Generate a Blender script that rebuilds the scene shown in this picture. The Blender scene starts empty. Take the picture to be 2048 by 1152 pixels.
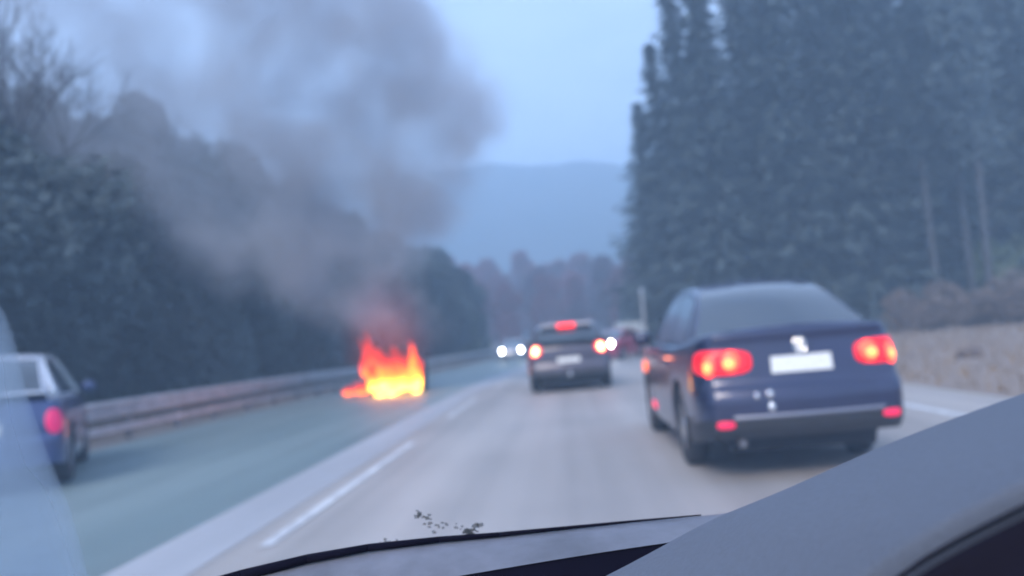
import bpy, bmesh, math, random
from mathutils import Vector, Matrix, noise
R = math.radians
sc = bpy.context.scene
col = sc.collection
random.seed(7)

# ------------------------------------------------------------------ camera
CAM = Vector((0.0, 0.0, 1.22))
FPX = 1700.0                                  # focal length in pixels of the 2048 px wide photograph
cam_rot = Matrix.Rotation(R(3.26), 3, 'Z') @ Matrix.Rotation(R(90 + 3.52), 3, 'X') @ Matrix.Rotation(R(-5.0), 3, 'Z')
cd = bpy.data.cameras.new('camera')
cam = bpy.data.objects.new('camera', cd)
col.objects.link(cam)
cam.matrix_world = Matrix.Translation(CAM) @ cam_rot.to_4x4()
cd.sensor_width = 36
cd.lens = 36 * FPX / 2048
cd.clip_start = 0.05
cd.clip_end = 6000
cd.dof.use_dof = True
cd.dof.focus_distance = 0.95
cd.dof.aperture_fstop = 2.9
sc.camera = cam

# ------------------------------------------------------------------ sky, sun, exposure
SUN_EL, SUN_AZ = R(38), R(200)                # azimuth clockwise from +Y (behind the camera)
world = bpy.data.worlds.new('World')
sc.world = world
world.use_nodes = True
nt = world.node_tree
nt.nodes.clear()
def N(nt, t, **kw):
    n = nt.nodes.new(t)
    for k, v in kw.items():
        setattr(n, k, v)
    return n
out = N(nt, 'ShaderNodeOutputWorld')
bg = N(nt, 'ShaderNodeBackground')
sky = N(nt, 'ShaderNodeTexSky', sky_type='NISHITA', sun_disc=False)
sky.sun_elevation = SUN_EL
sky.sun_rotation = SUN_AZ
sky.air_density = 1.2
sky.dust_density = 2.0
tc = N(nt, 'ShaderNodeTexCoord')
mp = N(nt, 'ShaderNodeMapping')
mp.inputs['Scale'].default_value = (1, 1, 3.2)
nz = N(nt, 'ShaderNodeTexNoise')
nz.inputs['Scale'].default_value = 2.3
nz.inputs['Detail'].default_value = 5
nz.inputs['Roughness'].default_value = 0.5
cr = N(nt, 'ShaderNodeValToRGB')
cr.color_ramp.elements[0].position = 0.32
cr.color_ramp.elements[0].color = (3.0, 4.05, 6.5, 1)
cr.color_ramp.elements[1].position = 0.68
cr.color_ramp.elements[1].color = (5.0, 6.3, 8.9, 1)
mx = N(nt, 'ShaderNodeMix', data_type='RGBA')
mx.inputs[0].default_value = 0.93
nt.links.new(tc.outputs['Generated'], mp.inputs[0])
nt.links.new(mp.outputs[0], nz.inputs['Vector'])
nt.links.new(nz.outputs['Fac'], cr.inputs[0])
nt.links.new(sky.outputs[0], mx.inputs[6])
nt.links.new(cr.outputs[0], mx.inputs[7])
nt.links.new(mx.outputs[2], bg.inputs[0])
bg.inputs[1].default_value = 0.14
nt.links.new(bg.outputs[0], out.inputs[0])

sd = bpy.data.lights.new('sun', 'SUN')
sd.energy = 2.2
sd.angle = R(25)
sd.color = (1.0, 0.89, 0.77)
sun = bpy.data.objects.new('sun', sd)
col.objects.link(sun)
d = Vector((math.sin(SUN_AZ) * math.cos(SUN_EL), math.cos(SUN_AZ) * math.cos(SUN_EL), math.sin(SUN_EL)))
sun.rotation_euler = d.to_track_quat('Z', 'Y').to_euler()
sc.view_settings.view_transform = 'Standard'
sc.view_settings.look = 'None'
sc.view_settings.exposure = 0.6
sc.view_settings.gamma = 1
sc.view_settings.use_curve_mapping = False
sc.render.engine = 'CYCLES'
sc.cycles.use_denoising = True
sc.cycles.denoiser = 'OPENIMAGEDENOISE'
sc.cycles.max_bounces = 6
sc.cycles.volume_bounces = 4
sc.cycles.transparent_max_bounces = 16
sc.cycles.volume_step_rate = 1.0
sc.cycles.volume_max_steps = 256
sc.cycles.sample_clamp_indirect = 6

# ------------------------------------------------------------------ helpers
def ray(px, py):
    v = cam_rot @ Vector(((px - 1024) / FPX, -(py - 576) / FPX, -1))
    return v
def P(px, py, dist):
    """point seen at a pixel of the photograph, dist metres in front of the lens"""
    return CAM + ray(px, py) * dist
def xy(px, y):
    """world X seen at column px for a point y metres down the road"""
    return (px - 1130) / FPX * y

def mat(name, color, rough=0.6, metal=0.0, noise_amt=0.0, noise_scale=8.0, bump=0.0, emit=None, estr=0.0, coat=0.0, color2=None, spec=None):
    m = bpy.data.materials.new(name)
    m.use_nodes = True
    t = m.node_tree
    b = t.nodes['Principled BSDF']
    b.inputs['Base Color'].default_value = (*color, 1)
    b.inputs['Roughness'].default_value = rough
    b.inputs['Metallic'].default_value = metal
    if spec is not None:
        b.inputs['Specular IOR Level'].default_value = spec
    if coat:
        b.inputs['Coat Weight'].default_value = coat
        b.inputs['Coat Roughness'].default_value = 0.06
    if emit:
        b.inputs['Emission Color'].default_value = (*emit, 1)
        b.inputs['Emission Strength'].default_value = estr
    if noise_amt or color2 or bump:
        c = N(t, 'ShaderNodeTexCoord')
        n = N(t, 'ShaderNodeTexNoise')
        n.inputs['Scale'].default_value = noise_scale
        n.inputs['Detail'].default_value = 6
        n.inputs['Roughness'].default_value = 0.65
        t.links.new(c.outputs['Object'], n.inputs['Vector'])
        r = N(t, 'ShaderNodeValToRGB')
        c2 = color2 or tuple(min(1, x * (1 + noise_amt)) for x in color)
        c1 = color if color2 else tuple(x * (1 - noise_amt) for x in color)
        r.color_ramp.elements[0].position = 0.33
        r.color_ramp.elements[1].position = 0.67
        r.color_ramp.elements[0].color = (*c1, 1)
        r.color_ramp.elements[1].color = (*c2, 1)
        t.links.new(n.outputs['Fac'], r.inputs[0])
        t.links.new(r.outputs[0], b.inputs['Base Color'])
        if bump:
            bp = N(t, 'ShaderNodeBump')
            bp.inputs['Strength'].default_value = bump
            bp.inputs['Distance'].default_value = 0.02
            t.links.new(n.outputs['Fac'], bp.inputs['Height'])
            t.links.new(bp.outputs[0], b.inputs['Normal'])
    return m

def mesh_obj(name, verts, faces, m, parent=None, smooth=False, mats=None):
    me = bpy.data.meshes.new(name)
    me.from_pydata([tuple(v) for v in verts], [], faces)
    if m:
        me.materials.append(m)
    if smooth:
        me.polygons.foreach_set('use_smooth', [True] * len(me.polygons))
    me.update()
    o = bpy.data.objects.new(name, me)
    col.objects.link(o)
    if parent:
        o.parent = parent
    return o
def tag(o, label=None, cat=None, group=None, kind=None):
    if label: o['label'] = label
    if cat: o['category'] = cat
    if group: o['group'] = group
    if kind: o['kind'] = kind
    return o
def empty(name, loc, rz=0.0):
    o = bpy.data.objects.new(name, None)
    o.location = loc
    o.rotation_euler = (0, 0, rz)
    o.empty_display_size = 0.3
    col.objects.link(o)
    return o
class MB:
    def __init__(s): s.v = []; s.f = []
    def box(s, x0, x1, y0, y1, z0, z1):
        i = len(s.v)
        s.v += [(x0,y0,z0),(x1,y0,z0),(x1,y1,z0),(x0,y1,z0),(x0,y0,z1),(x1,y0,z1),(x1,y1,z1),(x0,y1,z1)]
        s.f += [(i,i+3,i+2,i+1),(i+4,i+5,i+6,i+7),(i,i+1,i+5,i+4),(i+1,i+2,i+6,i+5),(i+2,i+3,i+7,i+6),(i+3,i,i+4,i+7)]
        return s
    def tube(s, a, b, ra, rb, n=6):
        a = Vector(a); b = Vector(b); t = (b - a)
        if t.length < 1e-6: return s
        t.normalize()
        u = t.orthogonal().normalized(); w = t.cross(u)
        i = len(s.v)
        for p, r in ((a, ra), (b, rb)):
            for k in range(n):
                an = 2 * math.pi * k / n
                s.v.append(tuple(p + (u * math.cos(an) + w * math.sin(an)) * r))
        for k in range(n):
            s.f.append((i+k, i+(k+1)%n, i+n+(k+1)%n, i+n+k))
        s.f.append(tuple(i+k for k in reversed(range(n))))
        s.f.append(tuple(i+n+k for k in range(n)))
        return s
    def quad(s, a, b, c, d_):
        i = len(s.v); s.v += [tuple(a), tuple(b), tuple(c), tuple(d_)]; s.f.append((i,i+1,i+2,i+3)); return s
    def build(s, name, m, parent=None, smooth=False):
        return mesh_obj(name, s.v, s.f, m, parent, smooth)
def bevel(o, w=0.01, seg=2):
    b = o.modifiers.new('bevel', 'BEVEL'); b.width = w; b.segments = seg; b.limit_method = 'ANGLE'
    return o
def interp(tab, y):
    if y <= tab[0][0]: return tab[0][1]
    for (a, va), (b, vb) in zip(tab, tab[1:]):
        if y <= b:
            t = (y - a) / (b - a)
            return va + (vb - va) * t
    return tab[-1][1]
def sm_interp(tab, y, w=0.06):
    return sum(interp(tab, y + k * w / 2) for k in (-2, -1, 0, 1, 2)) / 5

def shift(y):                                 # the road bends gently to the right
    return max(0.0, y - 15) ** 2 / (2 * 500)
def road_z(y):
    t = min(1, max(0, (y - 22) / 25)); t = t * t * (3 - 2 * t)
    return -0.13 * t
def ground_z(x, y):
    s = shift(y)
    z = road_z(y)
    e = x - s
    if e > 6.2:
        z += min(1.8, (e - 6.2) * 0.022) + 0.05 * noise.noise(Vector((x * .5, y * .5, 0)))
    if e < -9.2:
        z += 0.05 * noise.noise(Vector((x * .5, y * .5, 3))) + min(2.0, (-9.2 - e) * 0.05)
    return z

# ------------------------------------------------------------------ materials
M = {}
def surface_mat(name, c1, c2, scale, rough, streak=0.0, fine=60):
    m = bpy.data.materials.new(name); m.use_nodes = True
    t = m.node_tree; b = t.nodes['Principled BSDF']
    c = N(t, 'ShaderNodeTexCoord'); mp = N(t, 'ShaderNodeMapping')
    mp.inputs['Scale'].default_value = (1, 0.12 if streak else 1, 1)
    n = N(t, 'ShaderNodeTexNoise'); n.inputs['Scale'].default_value = scale; n.inputs['Detail'].default_value = 7
    n2 = N(t, 'ShaderNodeTexNoise'); n2.inputs['Scale'].default_value = fine; n2.inputs['Detail'].default_value = 4
    ad = N(t, 'ShaderNodeMath', operation='MULTIPLY_ADD')
    ad.inputs[1].default_value = 0.3; 
    r = N(t, 'ShaderNodeValToRGB')
    r.color_ramp.elements[0].position = 0.45; r.color_ramp.elements[1].position = 0.85
    r.color_ramp.elements[0].color = (*c1, 1); r.color_ramp.elements[1].color = (*c2, 1)
    t.links.new(c.outputs['Object'], mp.inputs[0]); t.links.new(mp.outputs[0], n.inputs['Vector'])
    t.links.new(c.outputs['Object'], n2.inputs['Vector'])
    t.links.new(n2.outputs['Fac'], ad.inputs[0]); t.links.new(n.outputs['Fac'], ad.inputs[2])
    t.links.new(ad.outputs[0], r.inputs[0]); t.links.new(r.outputs[0], b.inputs['Base Color'])
    bp = N(t, 'ShaderNodeBump'); bp.inputs['Strength'].default_value = 0.3; bp.inputs['Distance'].default_value = 0.01
    t.links.new(n2.outputs['Fac'], bp.inputs['Height']); t.links.new(bp.outputs[0], b.inputs['Normal'])
    b.inputs['Roughness'].default_value = rough
    return m
def add_tracks(m, period=3.6, centers=(0.25, 0.75), dark=.86):
    t = m.node_tree; b = t.nodes['Principled BSDF']
    src = b.inputs['Base Color'].links[0].from_socket
    c = N(t, 'ShaderNodeTexCoord'); mp = N(t, 'ShaderNodeMapping'); mp.inputs['Scale'].default_value = (1.4, .02, 1)
    n = N(t, 'ShaderNodeTexNoise'); n.inputs['Scale'].default_value = 1.3; n.inputs['Detail'].default_value = 4
    t.links.new(c.outputs['Object'], mp.inputs[0]); t.links.new(mp.outputs[0], n.inputs['Vector'])
    n2 = N(t, 'ShaderNodeTexNoise'); n2.inputs['Scale'].default_value = .35; n2.inputs['Detail'].default_value = 3
    t.links.new(c.outputs['Object'], n2.inputs['Vector'])
    a = N(t, 'ShaderNodeMath', operation='MULTIPLY_ADD'); a.inputs[1].default_value = .5
    t.links.new(n2.outputs['Fac'], a.inputs[0]); t.links.new(n.outputs['Fac'], a.inputs[2])
    r_ = N(t, 'ShaderNodeMapRange'); r_.inputs[1].default_value = .6; r_.inputs[2].default_value = .9; r_.inputs[3].default_value = dark; r_.inputs[4].default_value = 1.06
    t.links.new(a.outputs[0], r_.inputs[0])
    mx = N(t, 'ShaderNodeMix', data_type='RGBA', blend_type='MULTIPLY'); mx.inputs[0].default_value = 1
    t.links.new(src, mx.inputs[6]); t.links.new(r_.outputs[0], mx.inputs[7]); t.links.new(mx.outputs[2], b.inputs['Base Color'])
M['concrete'] = surface_mat('pale_road', (0.33, 0.295, 0.275), (0.43, 0.39, 0.365), 0.7, 0.55, 1)
M['asphalt'] = surface_mat('blue_grey_asphalt', (0.15, 0.205, 0.21), (0.21, 0.265, 0.265), 0.8, 0.5, 1)
M['strip'] = surface_mat('worn_pale_strip', (0.33, 0.33, 0.35), (0.41, 0.41, 0.43), 1.5, 0.6, 1)
add_tracks(M['concrete'], dark=.78); add_tracks(M['asphalt'], dark=.82)
M['paint'] = surface_mat('road_paint', (0.42, 0.42, 0.44), (0.75, 0.75, 0.76), 6, 0.6)
M['dirt'] = surface_mat('verge_dirt', (0.22, 0.18, 0.16), (0.34, 0.29, 0.25), 1.2, 0.95)
M['ground'] = surface_mat('dry_grass_ground', (0.21, 0.16, 0.13), (0.29, 0.225, 0.185), 0.9, 0.95)
M['grass'] = mat('dry_grass', (0.24, 0.18, 0.13), 0.9, noise_amt=0.2, noise_scale=3)
M['hill'] = surface_mat('wooded_hill', (0.05, 0.065, 0.06), (0.09, 0.09, 0.085), 0.03, 0.95, fine=0.4)
M['tyre'] = mat('tyre_rubber', (0.02, 0.02, 0.022), 0.8, noise_amt=0.3, noise_scale=20)
M['under'] = mat('underbody', (0.015, 0.015, 0.018), 0.9)
M['rim'] = mat('alloy', (0.55, 0.56, 0.6), 0.3, 0.9, noise_amt=0.1, noise_scale=12)
M['chrome'] = mat('chrome', (0.85, 0.86, 0.88), 0.08, 1.0)
M['glass'] = mat('tinted_car_glass', (0.012, 0.016, 0.022), 0.08, 0.0, spec=0.9, coat=1.0)
M['plate'] = mat('licence_plate', (0.78, 0.78, 0.76), 0.4, noise_amt=0.08, noise_scale=30)
M['black'] = mat('black_plastic', (0.02, 0.02, 0.024), 0.5, noise_amt=0.2, noise_scale=20)
M['galv'] = mat('galvanised_steel', (0.44, 0.45, 0.48), 0.5, 0.4, noise_amt=0.25, noise_scale=2.5)
M['post'] = mat('rail_post', (0.16, 0.16, 0.18), 0.6, 0.4, noise_amt=0.3, noise_scale=5)
def emis(name, c, s, base=None):
    return mat(name, base or c, 0.25, emit=c, estr=s)
M['red_lens'] = emis('lit_red_lens', (1.0, 0.0, 0.008), 0.8, (0.5, 0.01, 0.015))
M['bulb'] = emis('lit_bulb', (1.0, 0.24, 0.06), 2.6)
M['bulb_glow'] = emis('bulb_glare', (1.0, .045, .02), 3.2)  # glare round the saloon's bulbs, painted as glowing discs
M['bulb_far'] = emis('lit_bulb_bright', (1.0, 0.28, 0.13), 14.0)
M['brake'] = emis('brake_strip', (1.0, 0.02, 0.015), 2.2)
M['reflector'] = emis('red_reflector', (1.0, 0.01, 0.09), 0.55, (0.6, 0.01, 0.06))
M['amber'] = emis('side_lamp', (1.0, 0.16, 0.05), 1.3)
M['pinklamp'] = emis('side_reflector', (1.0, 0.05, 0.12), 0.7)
M['dimred'] = emis('dim_tail_lamp', (0.9, 0.01, 0.18), 0.22, (0.6, 0.01, 0.1))
M['headlamp'] = emis('lit_headlamp', (0.92, 0.95, 1.0), 45.0)

# ------------------------------------------------------------------ terrain and road
def sheet(name, xs, ys, zf, m, dz=0.0, follow=True, label=None):
    v, f = [], []
    for y in ys:
        for x in xs:
            X = x + (shift(y) if follow else 0)
            v.append((X, y, zf(X, y) + dz))
    n = len(xs)
    for j in range(len(ys) - 1):
        for i in range(n - 1):
            a = j * n + i
            f.append((a, a + 1, a + n + 1, a + n))
    o = mesh_obj(name, v, f, m, smooth=True)
    tag(o, label, kind='structure')
    return o
def frange(a, b, s):
    r = []; x = a
    while x < b: r.append(x); x += s
    r.append(b); return r
gy = frange(-20, 100, 2.0) + frange(104, 260, 8) [1:] + [400, 700, 1200, 2500]
gx = [-1500, -600, -250, -120, -70] + frange(-50, 60, 1.6) + [80, 120, 250, 600, 1500]
sheet('ground', gx, gy, lambda x, y: ground_z(x, y) - 0.012, M['ground'], label='dry brownish ground on both sides of the road')
ry = frange(-10, 140, 2.0)
flat = lambda x, y: road_z(y)
sheet('road_shoulder', [-8.0, -5.5, -2.95], ry, flat, M['asphalt'], label='blue grey asphalt lane on the left by the guardrail')
sheet('road', [-2.95, 0, 3, 5.3], ry, flat, M['concrete'], label='pale worn road surface ahead')
sheet('verge', [-9.4, -8.0], ry, flat, M['dirt'], 0.0, label='strip of bare dirt under the guardrail')
sheet('pale_strip', [-2.95, -2.35], ry, flat, M['strip'], 0.004, label='whitish worn strip along the lane boundary')
def marking(x0, x1, y0, y1):
    o = sheet('lane_marking', [x0, x1], frange(y0, y1, 1.0), flat, M['paint'], 0.008)
    return o
for a in (-7.5, -2.0, 5.6, 14.5, 23.5, 32.5, 41.5):
    marking(-2.15, -2.06, a, a + (5.5 if a < 10 else 4.5))
marking(4.05, 4.2, -10, 120)

# far hill
def hill_h(x):
    return interp([(-900, 70), (-330, 88), (-120, 100), (-60, 99), (0, 95), (18, 94), (45, 88), (80, 80), (140, 92), (320, 80), (900, 60)], x) + 4.0 * noise.noise(Vector((x * .02, 0, 5))) + 1.6 * noise.noise(Vector((x * .11, 0, 9)))
v, f = [], []
hx = frange(-900, 900, 7.0); hn = 14
for j in range(hn + 1):
    t = j / hn
    y = 230 + 230 * t
    for x in hx:
        z = hill_h(x) * (t * t * (3 - 2 * t)) * 0.985 + 2.2 * noise.noise(Vector((x * .05, y * .05, 1))) * (0.2 + t)
        v.append((x, y, z - 1.2))
n = len(hx)
for j in range(hn + 1):
    pass
for x in hx:
    v.append((x, 560, -5))
for j in range(hn + 1):
    for i in range(n - 1):
        a = j * n + i
        f.append((a, a + 1, a + n + 1, a + n))
tag(mesh_obj('hill', v, f, M['hill'], smooth=True), 'long wooded hill fading to blue behind the road', kind='structure')

# ------------------------------------------------------------------ guardrail
def guardrail():
    root = empty('guardrail', (-8.45, 10, 0))
    tag(root, 'galvanised steel guardrail along the left edge of the road', 'guardrail')
    prof = [(0.0, 0.44), (-0.0, 0.47), (0.075, 0.50), (0.075, 0.55), (0.0, 0.59), (0.0, 0.63), (0.075, 0.67), (0.075, 0.72), (0.0, 0.75), (-0.015, 0.755)]
    step = 4.0
    y = 2.0
    def pt(yy): return Vector((-8.45 + shift(yy), yy, road_z(yy)))
    k = 0
    while y < 96:
        a, b = pt(y), pt(y + step + 0.12)
        vs, fs = [], []
        for q in range(2):
            p = (a, b)[q]
            off = 0.006 * (k % 2)
            for (dx, z) in prof:
                vs.append((p.x + dx + off, p.y, p.z + z))
            for (dx, z) in reversed(prof):
                vs.append((p.x + dx + off - 0.012, p.y, p.z + z))
        m_ = 2 * len(prof)
        for i in range(m_):
            fs.append((i, (i + 1) % m_, m_ + (i + 1) % m_, m_ + i))
        o = mesh_obj('rail', vs, fs, M['galv']); o.parent = root; o.matrix_parent_inverse = Matrix.Translation(-Vector(root.location))
        # second, lower flat rail
        mb = MB()
        for h0, h1 in ((0.18, 0.30),):
            vs = []
            for p in (a, b):
                vs += [(p.x + .01, p.y, p.z + h0), (p.x + .04, p.y, p.z + h0), (p.x + .04, p.y, p.z + h1), (p.x + .01, p.y, p.z + h1)]
            fs = [(0,1,5,4),(1,2,6,5),(2,3,7,6),(3,0,4,7),(0,3,2,1),(4,5,6,7)]
        o = mesh_obj('lower_rail', vs, fs, M['galv']); o.parent = root; o.matrix_parent_inverse = Matrix.Translation(-Vector(root.location))
        for yy in (y, y + 2):
            p = pt(yy)
            mb = MB().box(p.x - 0.12, p.x - 0.02, p.y - 0.05, p.y + 0.05, p.z - 0.05, p.z + 0.73)
            o = mb.build('post', M['post']); o.parent = root; o.matrix_parent_inverse = Matrix.Translation(-Vector(root.location))
        y += step; k += 1
    for q, ch in enumerate([c for c in bpy.data.objects if c.parent == root]):
        pass
guardrail()

# ------------------------------------------------------------------ vehicles
def surf_fn(S):
    """plan outline + vertical profile shared by the body, lamps, plates and badges"""
    L, Wm = S['L'], S['W'] / 2
    cr_, cf = 0.17, 0.30            # corner inset at rear / front
    dr, df = 0.38, 0.75             # corner length
    Wr, Wf = Wm - cr_, Wm - cf
    seg = []
    def outline(s):
        """s metres from the rear centre line, going right"""
        if s <= Wr:
            x = s; y = 0.05 * (x / Wr) ** 2 - 0.05
            return x, y
        s -= Wr
        arc = 0.5
        if s <= arc:
            a = s / arc * math.pi / 2
            return Wr + cr_ * math.sin(a), dr * (1 - math.cos(a))
        s -= arc
        ls = L - dr - df
        if s <= ls:
            return Wm + 0.02 * math.sin(math.pi * s / ls), dr + s
        s -= ls
        arc2 = 0.95
        if s <= arc2:
            a = s / arc2 * math.pi / 2
            return Wf + cf * math.cos(a), L - df + df * math.sin(a)
        s -= arc2
        x = max(0.0, Wf - s)
        return x, L + 0.07 * (1 - (x / Wf) ** 2)
    total = Wr + 0.5 + (L - dr - df) + 0.95 + Wf
    def place(s, z, off=0.0):
        sg = 1 if s >= 0 else -1
        s = abs(s)
        x, y = outline(s)
        x2, y2 = outline(min(total, s + 0.01)); x1, y1 = outline(max(0, s - 0.01))
        tx, ty = x2 - x1, y2 - y1
        l = math.hypot(tx, ty) or 1
        nx, ny = ty / l, -tx / l
        if s < 0.005: nx, ny = 0.0, -1.0
        h = (z - 0.55)
        fx = 1 - 0.075 * abs(h / 0.5) ** 2.2 if h > 0 else 1 - 0.05 * abs(h / 0.35) ** 2
        wr = max(0.0, 1 - y / 0.9)
        wf = max(0.0, 1 - (L - y) / 1.0)
        y += S['rear'](z) * wr - S['front'](z) * wf
        return Vector((sg * (x * fx + nx * off), y + ny * off, z))
    return place, outline, total, Wr

def patch(name, place, s0, s1, z0, z1, m, parent, depth=0.02, p=2.6, n=10, slant=0.0, base=-0.03):
    """a domed lens or panel laid on the body surface: superellipse in (along, up)"""
    sc_, zc = (s0 + s1) / 2, (z0 + z1) / 2
    a, b = (s1 - s0) / 2, (z1 - z0) / 2
    v, f = [], []
    rings = 5; seg = 28
    v.append(place(sc_, zc, depth))
    for r_ in range(1, rings + 2):
        t = min(1.0, r_ / rings)
        for k in range(seg):
            an = 2 * math.pi * k / seg
            ca, sa = math.cos(an), math.sin(an)
            rr = (abs(ca) ** p + abs(sa) ** p) ** (-1 / p)
            u, w = ca * rr * t, sa * rr * t
            off = base if r_ > rings else depth * (1 - 0.45 * t ** 4)
            v.append(place(sc_ + a * u, zc + b * w + slant * a * u, off))
    for k in range(seg):
        f.append((0, 1 + k, 1 + (k + 1) % seg))
    for r_ in range(rings):
        o = 1 + r_ * seg
        for k in range(seg):
            f.append((o + k, o + seg + k, o + seg + (k + 1) % seg, o + (k + 1) % seg))
    o = mesh_obj(name, v, f, m, parent, smooth=True)
    return o

def lathe(prof, n=28):
    v, f = [], []
    for (r, x) in prof:
        for k in range(n):
            a = 2 * math.pi * k / n
            v.append((x, r * math.cos(a), r * math.sin(a)))
    for i in range(len(prof) - 1):
        for k in range(n):
            f.append((i*n+k, i*n+(k+1)%n, (i+1)*n+(k+1)%n, (i+1)*n+k))
    return v, f
def wheel(parent, x, y, r, side, wid=0.21, rim_m=None):
    c = 0.03
    w = wid / 2
    prof = [(r*0.62, -w), (r*0.8, -w-0.006), (r-c, -w), (r, -w+c), (r, 0), (r, w-c), (r-c, w), (r*0.8, w+0.006), (r*0.62, w), (r*.62, w-.03), (r*.62, -w+.03), (r*.62, -w)]
    v, f = lathe(prof)
    t = mesh_obj('wheel', v, f, M['tyre'], parent, smooth=True)
    t.location = (x, y, r)
    mb = MB()
    xo = side * (w - 0.03)
    v, f = lathe([(0.001, xo + side*.015), (r*.16, xo + side*.015), (r*.2, xo), ])
    mb.v, mb.f = v, f
    for k in range(10):
        a = 2 * math.pi * k / 10
        da = 0.13
        pts = []
        for (rr, dd) in ((r*.14, .1), (r*.6, da)):
            for sgn in (-1, 1):
                aa = a + sgn * dd * (2.2 if rr < r*.3 else 0.8)
                pts.append((rr*math.cos(aa), rr*math.sin(aa)))
        i = len(mb.v)
        for xx in (xo - side*.02, xo + side*.008):
            for q in pts: mb.v.append((xx, q[0], q[1]))
        mb.f += [(i,i+1,i+3,i+2),(i+4,i+6,i+7,i+5),(i,i+2,i+6,i+4),(i+1,i+5,i+7,i+3)]
    i = len(mb.v)
    v, f = lathe([(r*.56, xo - side*.03), (r*.56, xo + side*.012), (r*.63, xo + side*.02), (r*.63, xo-side*.03)])
    mb.v += v; mb.f += [tuple(q + i for q in g) for g in f]
    mb.build('rim', rim_m or M['rim'], t, smooth=False)
    mb = MB(); mb.v, mb.f = lathe([(0.001, -side*0.02), (r*.55, -side*0.02)])
    mb.build('brake_disc', M['under'], t)
    return t

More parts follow.
